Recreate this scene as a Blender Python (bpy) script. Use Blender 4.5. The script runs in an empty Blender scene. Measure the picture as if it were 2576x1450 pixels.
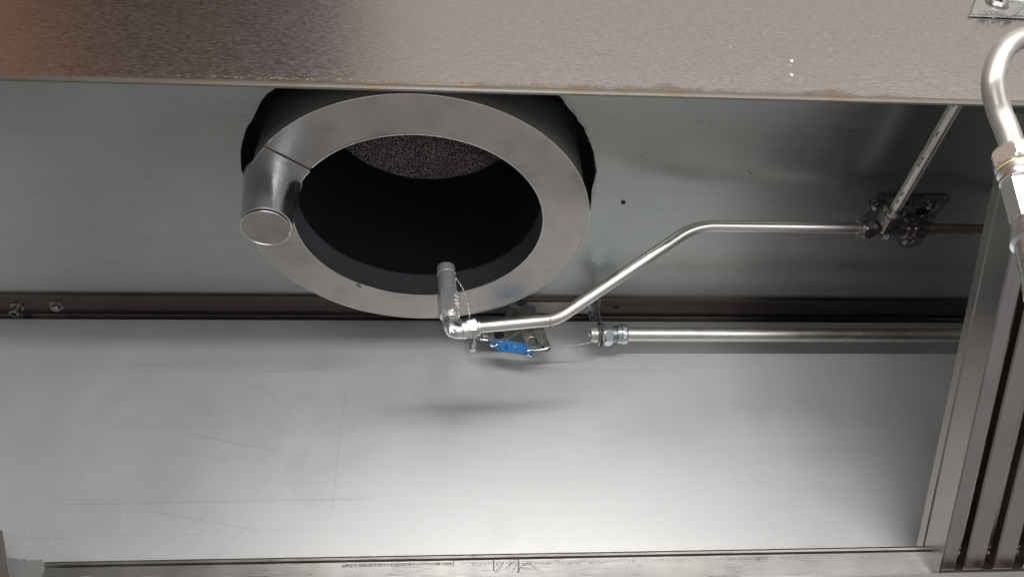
import bpy, bmesh, math, random
from mathutils import Vector, Matrix, noise
random.seed(7)
S = bpy.context.scene
R = math.radians
C = S.collection

# ------------------------------------------------------------------ camera
cam_d = bpy.data.cameras.new('camera')
cam = bpy.data.objects.new('camera', cam_d); C.objects.link(cam)
# rows of M: camera right, up, back in world axes; the camera stands at the origin, 1.55 m above the floor
M = Matrix(((0.99751661, -0.05855771, -0.0391357),
            (-0.00723193, -0.63787619, 0.77010497),
            (-0.07005932, -0.76790947, -0.63671558)))
cam.matrix_world = M.transposed().to_4x4()
cam_d.sensor_width = 36.0
cam_d.lens = 36.0 * 1860.0 / 2576.0
cam_d.clip_start = 0.02; cam_d.clip_end = 60
S.camera = cam

# ------------------------------------------------------------------ world: dim indoor room light
W = bpy.data.worlds.new('World'); S.world = W; W.use_nodes = True
wn = W.node_tree; wn.nodes.clear()
wo = wn.nodes.new('ShaderNodeOutputWorld'); wb = wn.nodes.new('ShaderNodeBackground')
tc = wn.nodes.new('ShaderNodeTexCoord'); sx = wn.nodes.new('ShaderNodeSeparateXYZ')
mr = wn.nodes.new('ShaderNodeMapRange'); mr.inputs[1].default_value = -0.6; mr.inputs[2].default_value = 0.2
cr = wn.nodes.new('ShaderNodeValToRGB')
cr.color_ramp.elements[0].color = (0.26, 0.145, 0.095, 1); cr.color_ramp.elements[1].color = (0.50, 0.465, 0.45, 1)
for pos, c3 in ((0.10, (0.26, 0.135, 0.085)), (0.24, (0.060, 0.043, 0.036)), (0.55, (0.085, 0.068, 0.062)), (0.63, (0.50, 0.455, 0.44))):
    e = cr.color_ramp.elements.new(pos); e.color = (*c3, 1)
wn.links.new(tc.outputs['Generated'], sx.inputs[0]); wn.links.new(sx.outputs['X'], mr.inputs[0])
wn.links.new(mr.outputs[0], cr.inputs[0])
# brown and dark bands shaped for the front panel's reflection; elsewhere grey, darker leftwards
mzr = wn.nodes.new('ShaderNodeMapRange'); mzr.inputs[1].default_value = 0.30; mzr.inputs[2].default_value = 0.55; wn.links.new(sx.outputs['Z'], mzr.inputs[0])
mxw = wn.nodes.new('ShaderNodeMix'); mxw.data_type = 'RGBA'; lowx = wn.nodes.new('ShaderNodeMapRange'); lowx.inputs[1].default_value = -0.6; lowx.inputs[2].default_value = 0.15; lowx.inputs[3].default_value = 0.15; lowx.inputs[4].default_value = 0.30
wn.links.new(sx.outputs['X'], lowx.inputs[0]); wn.links.new(lowx.outputs[0], mxw.inputs[6])
wn.links.new(mzr.outputs[0], mxw.inputs[0]); wn.links.new(cr.outputs[0], mxw.inputs[7]); wn.links.new(mxw.outputs[2], wb.inputs[0]); wn.links.new(wb.outputs[0], wo.inputs[0])
wb.inputs[1].default_value = 1.05

# ------------------------------------------------------------------ kitchen lamps and added fills
def area(name, loc, target, sx_, sy_, power, col):
    l = bpy.data.lights.new(name, 'AREA'); l.shape = 'RECTANGLE'; l.size = sx_; l.size_y = sy_; l.energy = power; l.color = col
    o = bpy.data.objects.new(name, l); C.objects.link(o); o.location = loc
    o.rotation_euler = (Vector(target) - Vector(loc)).to_track_quat('-Z', 'Y').to_euler()
    return o
area('hood_lamp', (0.45, -1.00, 1.20), (0.25, 0.85, 0.35), 2.8, 1.0, 6.0, (1.0, 0.965, 0.93))
area('low_fill', (1.35, -1.0, -0.3), (0.1, 0.7, 0.65), 0.8, 0.8, 7.0, (0.97, 0.985, 1.0))  # added fill from low right, lifts the ceiling and the diffuse level
area('lens_fill', (0.02, -0.01, 0.03), (0.0, 0.80, 0.7), 0.05, 0.05, 0.8, (0.95, 0.98, 1.0))  # added weak fill beside the lens, brightens the foam up the duct
area('task_lamp', (0.16, -0.15, 0.513), (0.05, 0.88, 0.50), 1.05, 0.03, 5.7, (1.0, 0.985, 0.97))

S.view_settings.view_transform = 'Standard'; S.view_settings.look = 'None'
S.view_settings.exposure = 0.0; S.view_settings.gamma = 1.0; S.view_settings.use_curve_mapping = False
S.render.engine = 'CYCLES'
S.cycles.max_bounces = 10; S.cycles.glossy_bounces = 8; S.cycles.diffuse_bounces = 4

# ------------------------------------------------------------------ helpers
def U(px, py, ax, v):
    """point of the plane (axis ax = v) seen at survey position px, py (survey width 2576)"""
    d = M.transposed() @ Vector((px - 1288.0, -(py - 725.0), -1860.0))
    return d * (v / d[ax])

def link_mesh(name, bm, mat, parent=None, sharp=32):
    bmesh.ops.recalc_face_normals(bm, faces=bm.faces[:])
    a = R(sharp)
    for f in bm.faces: f.smooth = True
    for e in bm.edges:
        e.smooth = not (len(e.link_faces) == 2 and e.calc_face_angle(0) > a) and len(e.link_faces) == 2
    if parent is not None:
        off = Vector(parent.location)
        p = parent.parent
        while p: off += Vector(p.location); p = p.parent
        bmesh.ops.translate(bm, verts=bm.verts[:], vec=-off)
    me = bpy.data.meshes.new(name); bm.to_mesh(me); bm.free()
    for m in (mat if isinstance(mat, (list, tuple)) else [mat]): me.materials.append(m)
    o = bpy.data.objects.new(name, me); C.objects.link(o)
    if parent is not None: o.parent = parent
    wm = o.modifiers.new('weighted_normals', 'WEIGHTED_NORMAL'); wm.keep_sharp = True; wm.weight = 60
    return o
def tag(o, label, cat=None, group=None, kind=None):
    if label: o['label'] = label
    if cat: o['category'] = cat
    if group: o['group'] = group
    if kind: o['kind'] = kind
    return o
def thing(name, loc, label, cat, group=None):
    o = bpy.data.objects.new(name, None); C.objects.link(o); o.location = Vector(loc); o.empty_display_size = 0.02
    return tag(o, label, cat, group)
def BM(): return bmesh.new()

def box(bm, lo, hi, bev=0.0, segs=2):
    r = bmesh.ops.create_cube(bm, size=1)['verts']
    for v in r:
        v.co = Vector([lo[i] + (v.co[i] + 0.5) * (hi[i] - lo[i]) for i in range(3)])
    if bev > 0:
        es = list({e for v in r for e in v.link_edges})
        bmesh.ops.bevel(bm, geom=es, offset=bev, segments=segs, profile=0.5, affect='EDGES')
def frame_of(d):
    d = Vector(d).normalized()
    u = d.orthogonal().normalized()
    if abs(d.z) < 0.95: u = Vector((0, 0, 1)).cross(d).normalized()
    return u, d.cross(u)
def lathe(bm, p0, axis, prof, seg=32, rot=0.0, cap=True):
    """prof: list of (distance along axis, radius); seg=6 gives hexagons"""
    p0 = Vector(p0); ax = Vector(axis).normalized(); u, w = frame_of(ax); rings = []
    for t, r in prof:
        rings.append([bm.verts.new(p0 + ax * t + (u * math.cos(rot + 2 * math.pi * k / seg) + w * math.sin(rot + 2 * math.pi * k / seg)) * r) for k in range(seg)])
    for a, b in zip(rings, rings[1:]):
        for k in range(seg): bm.faces.new((a[k], a[(k + 1) % seg], b[(k + 1) % seg], b[k]))
    if cap: bm.faces.new(rings[0][::-1]); bm.faces.new(rings[-1])
def hexnut(bm, p0, axis, t0, t1, r, rot=0.0):
    """hexagonal nut with turned chamfers: intersection of hexagon and cone, sampled on 36 sides"""
    p0 = Vector(p0); ax = Vector(axis).normalized(); u, w = frame_of(ax); seg = 48; rings = []
    L = t1 - t0; ch = min(L * 0.16, r * 0.16)
    def hexr(a):
        a = (a + math.pi / 6) % (math.pi / 3) - math.pi / 6
        return r * math.cos(math.pi / 6) / math.cos(a)
    for t, lim in ((t0, r * 0.885), (t0 + ch, r * 1.01), (t1 - ch, r * 1.01), (t1, r * 0.885)):
        ring = []
        for k in range(seg):
            a = 2 * math.pi * k / seg; rr = min(hexr(a), lim)
            ring.append(bm.verts.new(p0 + ax * t + (u * math.cos(a + rot) + w * math.sin(a + rot)) * rr))
        rings.append(ring)
    for a, b in zip(rings, rings[1:]):
        for k in range(seg): bm.faces.new((a[k], a[(k + 1) % seg], b[(k + 1) % seg], b[k]))
    bm.faces.new(rings[0][::-1]); bm.faces.new(rings[-1])
def facing(axis, want):
    """rotation that turns a flat of the hexagon towards want"""
    u, w = frame_of(Vector(axis).normalized()); n = Vector(want); return math.atan2(n.dot(w), n.dot(u))
def fillet(pts, rad, n=14):
    pts = [Vector(p) for p in pts]; out = [pts[0]]
    for i in range(1, len(pts) - 1):
        r = rad[i - 1] if isinstance(rad, (list, tuple)) else rad
        a = (pts[i - 1] - pts[i]).normalized(); b = (pts[i + 1] - pts[i]).normalized()
        th = a.angle(b); d = r / math.tan(th / 2)
        bis = (a + b).normalized(); c = pts[i] + bis * (r / math.sin(th / 2))
        s = pts[i] + a * d - c; t = pts[i] + b * d - c
        ang = s.angle(t)
        for k in range(n + 1):
            f = k / n
            v = (s * math.sin((1 - f) * ang) + t * math.sin(f * ang)) / math.sin(ang)
            out.append(c + v)
    out.append(pts[-1]); return out
def tube(bm, pts, r, seg=24, cap=True):
    pts = [Vector(p) for p in pts]
    d0 = (pts[1] - pts[0]).normalized(); u, w = frame_of(d0); rings = []; prev = d0
    for i, p in enumerate(pts):
        d = (pts[min(i + 1, len(pts) - 1)] - pts[max(i - 1, 0)]).normalized()
        q = prev.rotation_difference(d); u = q @ u; prev = d
        u = (u - d * u.dot(d)).normalized(); w = d.cross(u)
        rr = r[i] if isinstance(r, (list, tuple)) else r
        rings.append([bm.verts.new(p + (u * math.cos(2 * math.pi * k / seg) + w * math.sin(2 * math.pi * k / seg)) * rr) for k in range(seg)])
    for a, b in zip(rings, rings[1:]):
        for k in range(seg): bm.faces.new((a[k], a[(k + 1) % seg], b[(k + 1) % seg], b[k]))
    if cap: bm.faces.new(rings[0][::-1]); bm.faces.new(rings[-1])
def prism(bm, pts, off, bev=0.0):
    """flat plate: outline pts pushed by vector off"""
    off = Vector(off); a = [bm.verts.new(Vector(p)) for p in pts]; b = [bm.verts.new(Vector(p) + off) for p in pts]
    n = len(pts); fs = [bm.faces.new(a[::-1]), bm.faces.new(b)]
    for i in range(n): fs.append(bm.faces.new((a[i], a[(i + 1) % n], b[(i + 1) % n], b[i])))
    if bev:
        es = [e for e in fs[0].edges] + [e for e in fs[1].edges]
        bmesh.ops.bevel(bm, geom=es, offset=bev, segments=2, profile=0.5, affect='EDGES')
def extrude_profile(bm, prof, v0, v1, close=False):
    """prof: list of 3D points of a bent sheet, pushed from v0 to v1 (vectors added)"""
    a = [bm.verts.new(Vector(p) + Vector(v0)) for p in prof]; b = [bm.verts.new(Vector(p) + Vector(v1)) for p in prof]
    n = len(prof)
    for i in range(n if close else n - 1): bm.faces.new((a[i], a[(i + 1) % n], b[(i + 1) % n], b[i]))
    if close: bm.faces.new(a[::-1]); bm.faces.new(b)
def text_bm(txt, size, depth, mtx, extra_rot=None):
    cu = bpy.data.curves.new('t', 'FONT'); cu.body = txt; cu.size = size; cu.extrude = depth; cu.bevel_depth = depth * 0.4; cu.bevel_resolution = 1; cu.resolution_u = 3
    cu.align_x = 'CENTER'; cu.align_y = 'CENTER'
    o = bpy.data.objects.new('t', cu); C.objects.link(o)
    dg = bpy.context.evaluated_depsgraph_get(); dg.update()
    me = bpy.data.meshes.new_from_object(o.evaluated_get(dg)); bm = BM(); bm.from_mesh(me)
    bpy.data.objects.remove(o); bpy.data.meshes.remove(me); bpy.data.curves.remove(cu)
    bmesh.ops.transform(bm, matrix=mtx, verts=bm.verts[:]); return bm
def basis(o, x, z):
    x = Vector(x).normalized(); z = Vector(z); z = (z - x * z.dot(x)).normalized(); y = z.cross(x)
    m = Matrix((x, y, z)).transposed().to_4x4(); m.translation = Vector(o); return m

# ------------------------------------------------------------------ materials
def metal(name, col, rough, metallic=1.0, grain=None, gr_amt=0.1, gr_col=0.1, bump=0.0, mottle=0.0, mscale=8.0, stain=None, aniso=0.0, dots=0.0, var_rough=0.0):
    m = bpy.data.materials.new(name); m.use_nodes = True; nt = m.node_tree; N = nt.nodes; L = nt.links
    b = N['Principled BSDF']; b.inputs['Metallic'].default_value = metallic; b.inputs['Roughness'].default_value = rough
    tc = N.new('ShaderNodeTexCoord')
    base = N.new('ShaderNodeRGB'); base.outputs[0].default_value = (*col, 1); cur = base.outputs[0]
    def mul(fac_out, lo, hi, cur, fmin=0.3, fmax=0.7):
        r = N.new('ShaderNodeMapRange'); r.inputs[1].default_value = fmin; r.inputs[2].default_value = fmax
        r.inputs[3].default_value = lo; r.inputs[4].default_value = hi; L.new(fac_out, r.inputs[0])
        v = N.new('ShaderNodeVectorMath'); v.operation = 'SCALE'; L.new(cur, v.inputs[0]); L.new(r.outputs[0], v.inputs['Scale'])
        return v.outputs[0]
    rough_out = None
    if grain:
        mp = N.new('ShaderNodeMapping'); mp.inputs['Scale'].default_value = grain; L.new(tc.outputs['Object'], mp.inputs[0])
        nz = N.new('ShaderNodeTexNoise'); nz.inputs['Scale'].default_value = 1.0; nz.inputs['Detail'].default_value = 3.0; L.new(mp.outputs[0], nz.inputs[0])
        cur = mul(nz.outputs[0], 1 - gr_col, 1 + gr_col, cur)
        r = N.new('ShaderNodeMapRange'); r.inputs[1].default_value = 0.3; r.inputs[2].default_value = 0.7
        r.inputs[3].default_value = rough - gr_amt; r.inputs[4].default_value = rough + gr_amt; L.new(nz.outputs[0], r.inputs[0]); rough_out = r.outputs[0]
        if bump > 0:
            bp = N.new('ShaderNodeBump'); bp.inputs['Strength'].default_value = bump; bp.inputs['Distance'].default_value = 0.0006
            L.new(nz.outputs[0], bp.inputs['Height']); L.new(bp.outputs[0], b.inputs['Normal'])
    if mottle > 0:
        n2 = N.new('ShaderNodeTexNoise'); n2.inputs['Scale'].default_value = mscale; n2.inputs['Detail'].default_value = 6.0; n2.inputs['Roughness'].default_value = 0.6
        L.new(tc.outputs['Object'], n2.inputs[0]); cur = mul(n2.outputs[0], 1 - mottle, 1 + mottle * 0.6, cur)
        if rough_out is None: rough_v = N.new('ShaderNodeValue'); rough_v.outputs[0].default_value = rough; rough_out = rough_v.outputs[0]
        r2 = N.new('ShaderNodeMapRange'); r2.inputs[1].default_value = 0.3; r2.inputs[2].default_value = 0.7
        r2.inputs[3].default_value = -0.05 - var_rough; r2.inputs[4].default_value = 0.05 + var_rough; L.new(n2.outputs[0], r2.inputs[0])
        ad = N.new('ShaderNodeMath'); ad.operation = 'ADD'; ad.use_clamp = True; L.new(rough_out, ad.inputs[0]); L.new(r2.outputs[0], ad.inputs[1]); rough_out = ad.outputs[0]
    if dots > 0:       # tiny dust and pits
        v = N.new('ShaderNodeTexVoronoi'); v.inputs['Scale'].default_value = 90.0; L.new(tc.outputs['Object'], v.inputs[0])
        cur = mul(v.outputs['Distance'], 1 - dots, 1.0, cur, 0.03, 0.09)
    if stain:
        scol, smin, smax, sscale, samt = stain
        n3 = N.new('ShaderNodeTexNoise'); n3.inputs['Scale'].default_value = sscale; n3.inputs['Detail'].default_value = 5.0; L.new(tc.outputs['Object'], n3.inputs[0])
        r3 = N.new('ShaderNodeMapRange'); r3.inputs[1].default_value = smin; r3.inputs[2].default_value = smax; r3.inputs[4].default_value = samt; L.new(n3.outputs[0], r3.inputs[0])
        mx = N.new('ShaderNodeMix'); mx.data_type = 'RGBA'; L.new(r3.outputs[0], mx.inputs[0]); L.new(cur, mx.inputs[6]); mx.inputs[7].default_value = (*scol, 1); cur = mx.outputs[2]
    L.new(cur, b.inputs['Base Color'])
    if rough_out is not None: L.new(rough_out, b.inputs['Roughness'])
    if aniso: b.inputs['Anisotropic'].default_value = aniso
    return m

m_wall = metal('dull_stainless_sheet', (0.70, 0.695, 0.69), 0.48, metallic=0.62, grain=(3, 3, 260), gr_amt=0.015, gr_col=0.012, mottle=0.05, mscale=7, stain=((0.52, 0.51, 0.50), 0.60, 0.72, 11, 0.22), var_rough=0.0)
m_ceil = metal('galvanized_sheet', (0.45, 0.48, 0.455), 0.29, metallic=0.9, grain=(5, 110, 110), gr_amt=0.015, gr_col=0.025, bump=0.03, mottle=0.04, mscale=20, var_rough=-0.04)
m_front = metal('brushed_stainless_panel', (0.60, 0.565, 0.54), 0.25, grain=(170, 850, 850), gr_amt=0.06, gr_col=0.11, bump=0.20)
nt = m_front.node_tree; bs_ = nt.nodes['Principled BSDF']; src = bs_.inputs['Base Color'].links[0].from_socket
tcx = nt.nodes.new('ShaderNodeTexCoord'); sp_ = nt.nodes.new('ShaderNodeSeparateXYZ'); nt.links.new(tcx.outputs['Object'], sp_.inputs[0])
nzx = nt.nodes.new('ShaderNodeTexNoise'); nzx.inputs['Scale'].default_value = 26; nzx.inputs['Detail'].default_value = 6; nt.links.new(tcx.outputs['Object'], nzx.inputs[0])
mz = nt.nodes.new('ShaderNodeMath'); mz.operation = 'MULTIPLY_ADD'; mz.inputs[1].default_value = -0.034; mz.inputs[2].default_value = 0.0; nt.links.new(nzx.outputs[0], mz.inputs[0])
az = nt.nodes.new('ShaderNodeMath'); az.operation = 'ADD'; nt.links.new(sp_.outputs['Z'], az.inputs[0]); nt.links.new(mz.outputs[0], az.inputs[1])
xr = nt.nodes.new('ShaderNodeMapRange'); xr.inputs[1].default_value = 0.05; xr.inputs[2].default_value = 0.30; xr.inputs[3].default_value = 0.0; xr.inputs[4].default_value = 0.012   # the smear thins out to the right
nt.links.new(sp_.outputs['X'], xr.inputs[0]); ax_ = nt.nodes.new('ShaderNodeMath'); ax_.operation = 'ADD'; nt.links.new(az.outputs[0], ax_.inputs[0]); nt.links.new(xr.outputs[0], ax_.inputs[1])
gz = nt.nodes.new('ShaderNodeMapRange'); gz.inputs[1].default_value = -0.0095; gz.inputs[2].default_value = -0.0035; gz.inputs[3].default_value = 0.5; gz.inputs[4].default_value = 0.0; 
xl = nt.nodes.new('ShaderNodeMapRange'); xl.inputs[1].default_value = -0.42; xl.inputs[2].default_value = -0.22; xl.inputs[3].default_value = 0.012; xl.inputs[4].default_value = 0.0
nt.links.new(sp_.outputs['X'], xl.inputs[0]); bx_ = nt.nodes.new('ShaderNodeMath'); bx_.operation = 'ADD'; nt.links.new(ax_.outputs[0], bx_.inputs[0]); nt.links.new(xl.outputs[0], bx_.inputs[1])
nt.links.new(bx_.outputs[0], gz.inputs[0])
mg = nt.nodes.new('ShaderNodeMix'); mg.data_type = 'RGBA'; nt.links.new(gz.outputs[0], mg.inputs[0]); nt.links.new(src, mg.inputs[6]); mg.inputs[7].default_value = (0.24, 0.16, 0.09, 1); nt.links.new(mg.outputs[2], bs_.inputs['Base Color'])
m_flange = metal('collar_stainless', (0.50, 0.475, 0.455), 0.33, mottle=0.24, mscale=16, stain=((0.40, 0.35, 0.28), 0.56, 0.72, 16, 0.5), var_rough=0.05)
m_bare = metal('bare_steel_edge', (0.72, 0.70, 0.68), 0.30)
m_collar = metal('collar_side_steel', (0.46, 0.42, 0.40), 0.38, metallic=0.85, mottle=0.15, mscale=9)
m_duct = metal('black_duct_steel', (0.016, 0.016, 0.019), 0.8, metallic=0.0, mottle=0.2); m_duct.node_tree.nodes['Principled BSDF'].inputs['Specular IOR Level'].default_value = 0.1  # near-black duct wall with low specular
m_liner = metal('duct_liner_steel', (0.50, 0.53, 0.58), 0.32, metallic=0.86, mottle=0.12, mscale=12)
m_pipe = metal('stainless_pipe', (0.74, 0.71, 0.69), 0.34, mottle=0.05, mscale=30, stain=((0.45, 0.36, 0.26), 0.60, 0.75, 14, 0.6))
m_pipe_brown = metal('tarnished_pipe', (0.52, 0.46, 0.43), 0.26, mottle=0.12, mscale=30)
m_chrome = metal('plated_fitting', (0.86, 0.85, 0.84), 0.29, mottle=0.05, mscale=120)
m_cast = metal('cast_plated_fitting', (0.80, 0.79, 0.78), 0.30, mottle=0.05, mscale=90)
m_nozzle = metal('satin_nozzle_metal', (0.86, 0.85, 0.84), 0.25, metallic=0.82)
m_zinc = metal('zinc_fitting', (0.62, 0.66, 0.68), 0.28, mottle=0.10, mscale=70)
m_galv = metal('grey_galvanized_tab', (0.27, 0.27, 0.255), 0.42, metallic=0.8, grain=(220, 220, 220), gr_amt=0.08, gr_col=0.25, bump=0.4, mottle=0.2, mscale=60)
m_dark = metal('dark_fitting', (0.34, 0.32, 0.31), 0.28, mottle=0.2, mscale=60)
m_filter = metal('filter_stainless', (0.40, 0.375, 0.365), 0.34, grain=(500, 8, 8), gr_amt=0.04, gr_col=0.05, mottle=0.10, mscale=14)
m_filt_in = metal('baffle_steel', (0.43, 0.375, 0.355), 0.30, mottle=0.10, mscale=12)
m_rail = metal('rail_stainless', (0.44, 0.42, 0.40), 0.30, grain=(40, 700, 700), gr_amt=0.03, gr_col=0.035, bump=0.06, mottle=0.08, mscale=10, stain=((0.30, 0.25, 0.18), 0.52, 0.75, 9, 0.3))
m_void = metal('void_black', (0.012, 0.011, 0.011), 0.9, metallic=0.0)
m_grime = metal('dark_grime', (0.20, 0.185, 0.16), 0.7, metallic=0.0)
m_edge = metal('worn_hem', (0.30, 0.275, 0.245), 0.5, stain=((0.30, 0.21, 0.12), 0.48, 0.66, 25, 0.6))
m_grease = metal('amber_grease', (0.30, 0.20, 0.11), 0.35, metallic=0.3, mottle=0.2, mscale=60)
m_scr_l = metal('bright_scratch', (0.85, 0.84, 0.82), 0.55, metallic=0.8)
m_scr_d = metal('dull_scratch', (0.42, 0.41, 0.40), 0.42, metallic=0.8)
m_crumb = metal('white_crumb', (0.8, 0.78, 0.74), 0.8, metallic=0)
m_cable = metal('steel_cable', (0.60, 0.59, 0.57), 0.35)
m_wool = metal('torn_insulation', (0.33, 0.24, 0.23), 0.9, metallic=0, mottle=0.3, mscale=60)
m_green = metal('green_thread', (0.02, 0.22, 0.08), 0.8, metallic=0)
m_black = metal('black_fibre', (0.01, 0.01, 0.01), 0.8, metallic=0)
m_white = metal('engraved_white', (0.75, 0.74, 0.72), 0.6, metallic=0)
m_ink = metal('pen_ink', (0.03, 0.03, 0.03), 0.5, metallic=0)
m_plate = metal('cast_plate', (0.60, 0.61, 0.57), 0.32, metallic=0.85, grain=(400, 400, 400), gr_amt=0.05, gr_col=0.06, bump=0.3, mottle=0.08, mscale=50)
m_yellow_glint = metal('yellow_glint', (0.75, 0.60, 0.25), 0.4, metallic=0)
# blue painted fusible link
m_blue = bpy.data.materials.new('blue_paint'); m_blue.use_nodes = True
b = m_blue.node_tree.nodes['Principled BSDF']; b.inputs['Base Color'].default_value = (0.025, 0.19, 0.50, 1); b.inputs['Roughness'].default_value = 0.38
nz = m_blue.node_tree.nodes.new('ShaderNodeTexNoise'); nz.inputs['Scale'].default_value = 120
cr2 = m_blue.node_tree.nodes.new('ShaderNodeValToRGB'); cr2.color_ramp.elements[0].color = (0.018, 0.14, 0.40, 1); cr2.color_ramp.elements[1].color = (0.04, 0.24, 0.58, 1)
m_blue.node_tree.links.new(nz.outputs[0], cr2.inputs[0]); m_blue.node_tree.links.new(cr2.outputs[0], b.inputs['Base Color'])
# reticulated foam
m_foam = bpy.data.materials.new('open_cell_foam'); m_foam.use_nodes = True; nt = m_foam.node_tree
b = nt.nodes['Principled BSDF']; b.inputs['Roughness'].default_value = 0.6
tcf = nt.nodes.new('ShaderNodeTexCoord'); vo = nt.nodes.new('ShaderNodeTexVoronoi'); vo.feature = 'DISTANCE_TO_EDGE'; vo.inputs['Scale'].default_value = 250
crf = nt.nodes.new('ShaderNodeValToRGB'); crf.color_ramp.elements[0].color = (0.50, 0.43, 0.40, 1); crf.color_ramp.elements[1].color = (0.004, 0.004, 0.004, 1)
crf.color_ramp.elements[0].position = 0.03; crf.color_ramp.elements[1].position = 0.16
nt.links.new(tcf.outputs['Object'], vo.inputs[0]); nt.links.new(vo.outputs['Distance'], crf.inputs[0]); nt.links.new(crf.outputs[0], b.inputs['Base Color'])

# ------------------------------------------------------------------ the plenum of the hood
HC = 0.70          # ceiling height above the camera
WY = 0.905         # back panel
PY = 0.416         # front panel
PZ = PY * 1.404    # its lower edge
XL, XR = -0.80, 1.45

# back panel with its folded top flange
wall = thing('back_panel', (0.3, WY, 0.3), 'broad scratched dull stainless sheet forming the back wall of the hood under the duct', 'back panel')
bm = BM(); box(bm, (XL, WY, -0.9), (XR, WY + 0.002, HC + 0.05)); link_mesh('sheet', bm, m_wall, wall)
FZ = HC - 0.005
bm = BM()
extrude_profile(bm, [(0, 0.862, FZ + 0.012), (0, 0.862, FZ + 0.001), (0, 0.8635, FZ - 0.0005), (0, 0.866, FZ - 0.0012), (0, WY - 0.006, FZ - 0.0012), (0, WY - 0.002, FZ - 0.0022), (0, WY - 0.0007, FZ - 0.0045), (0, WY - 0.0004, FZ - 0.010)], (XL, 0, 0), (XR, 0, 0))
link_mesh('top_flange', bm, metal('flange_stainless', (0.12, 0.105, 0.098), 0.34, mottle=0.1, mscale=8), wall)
# wear marks on the sheet
def strip(bm, pts, w, y):
    P = [Vector((p[0], y, p[2])) for p in pts]
    prevs = None; n = len(P)
    for i, p in enumerate(P):
        d = (P[min(i + 1, n - 1)] - P[max(i - 1, 0)]).normalized(); s = Vector((-d.z, 0, d.x))
        ww = w * (0.35 if i in (0, n - 1) else 1.0)
        a = bm.verts.new(p + s * ww / 2); b_ = bm.verts.new(p - s * ww / 2)
        if prevs: bm.faces.new((prevs[0], prevs[1], b_, a))
        prevs = (a, b_)
def A(l): return [(x * 0.4947, 939 + y * 0.4947) for x, y in l]
def B(l): return [(x * 0.4947, 1274.5 + y * 0.4947) for x, y in l]
light = [A([(1325, 245), (1250, 360)]), A([(1130, 320), (1095, 362)]), A([(1160, 350), (1040, 487)]), A([(1187, 430), (1138, 487)]), A([(1365, 400), (1210, 590)]),
         A([(1565, 347), (1490, 410), (1290, 668)]), A([(1480, 415), (1405, 468)]), A([(1525, 520), (1370, 715)]), A([(1650, 310), (1545, 480)]), A([(1390, 590), (1320, 680)]),
         A([(1355, 505), (1325, 540)]), A([(680, 555), (650, 640)]), A([(643, 690), (612, 810)]), B([(640, 10), (607, 150)]), B([(290, 80), (225, 290)]), B([(150, 100), (95, 305)]),
         B([(1070, 80), (1035, 260)]), B([(1405, 0), (1370, 38)]), B([(1690, 0), (1677, 160)]), B([(320, 95), (308, 122)]), A([(2170, 125), (2350, 190)]),
         [(1175, 1005), (1555, 1003)], [(1150, 965), (1245, 980)], [(1240, 960), (1380, 985)], [(1165, 900), (1300, 918)], [(1110, 1020), (1150, 1031)],
         [(880, 1034), (925, 1028)], [(740, 960), (790, 932)], [(1020, 1248), (1190, 1251)], [(1100, 1260), (1180, 1258)], [(880, 1205), (1050, 1180)], [(920, 1225), (1010, 1212)],
         [(1640, 1248), (1700, 1245)], [(1420, 1050), (1400, 1030)], [(1690, 930), (1850, 927)], [(770, 1290), (860, 1255)]]
dark = [A([(400, 237), (605, 263), (760, 270), (1100, 270), (1330, 260)]), A([(625, 222), (700, 240)]), A([(1025, 147), (1095, 127)]), A([(1055, 212), (1205, 170)]), A([(1230, 235), (1335, 208)]),
        A([(1345, 270), (1425, 250)]), A([(1820, 0), (1783, 390)]), A([(1765, 20), (1695, 640), (1680, 740)]), A([(1290, 0), (1390, 130), (1560, 290)]), A([(0, 650), (690, 638)]),
        A([(250, 665), (790, 655), (1230, 645), (1900, 632)]), A([(1535, 648), (1880, 640)]), A([(945, 302), (1150, 345), (1435, 397)]), A([(835, 365), (910, 338)]), A([(885, 420), (1000, 385)]),
        A([(740, 690), (1030, 745), (1320, 800)]), A([(950, 790), (1065, 705)]), A([(415, 498), (418, 520), (412, 545)]), A([(1150, 35), (1400, 85)]), A([(1980, 55), (2170, 125)]),
        B([(0, 156), (600, 148), (1300, 127), (1850, 115)]), B([(660, 268), (860, 170), (1010, 80)]), B([(845, 265), (1120, 50)]), B([(885, 262), (1160, 90)]), B([(1090, 262), (1290, 70)]),
        [(530, 930), (600, 938)], [(640, 935), (720, 931), (800, 925)], [(700, 936), (820, 930)], [(300, 915), (480, 916)], [(1272, 1133), (1273, 1158)], [(205, 1185), (207, 1200)],
        [(1362, 1036), (1395, 1030)], [(1395, 1030), (1393, 1022)], [(1940, 1310), (1955, 1345)], [(1980, 1256), (2180, 1254)]]
for nm, segs, mt, w in (('light_scratches', light, m_scr_l, 0.00042), ('dark_scratches', dark, m_scr_d, 0.00024)):
    bm = BM()
    for i, s in enumerate(segs):
        P = [U(x, y, 1, WY) for x, y in s]
        Q = []
        for a, b_ in zip(P, P[1:]):
            for k in range(6): Q.append(a.lerp(b_, k / 6) + Vector((0, 0, random.uniform(-1, 1) * 0.0003)))
        Q.append(P[-1]); strip(bm, Q, w * random.uniform(0.6, 1.3), WY - 0.00012 - 0.00001 * (i % 20))
    for i in range(60 if mt is m_scr_l else 40):     # short fine nicks
        x = random.uniform(-0.6, 0.55); z = random.uniform(0.34, 0.62); a = random.gauss(0.5, 0.7); l = random.uniform(0.002, 0.02)
        strip(bm, [(x, 0, z), (x + l * math.cos(a), 0, z + l * math.sin(a))], w * 0.55, WY - 0.0004 - 0.00001 * i)
    s = link_mesh(nm, bm, mt, wall); s['kind'] = 'stuff'

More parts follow.
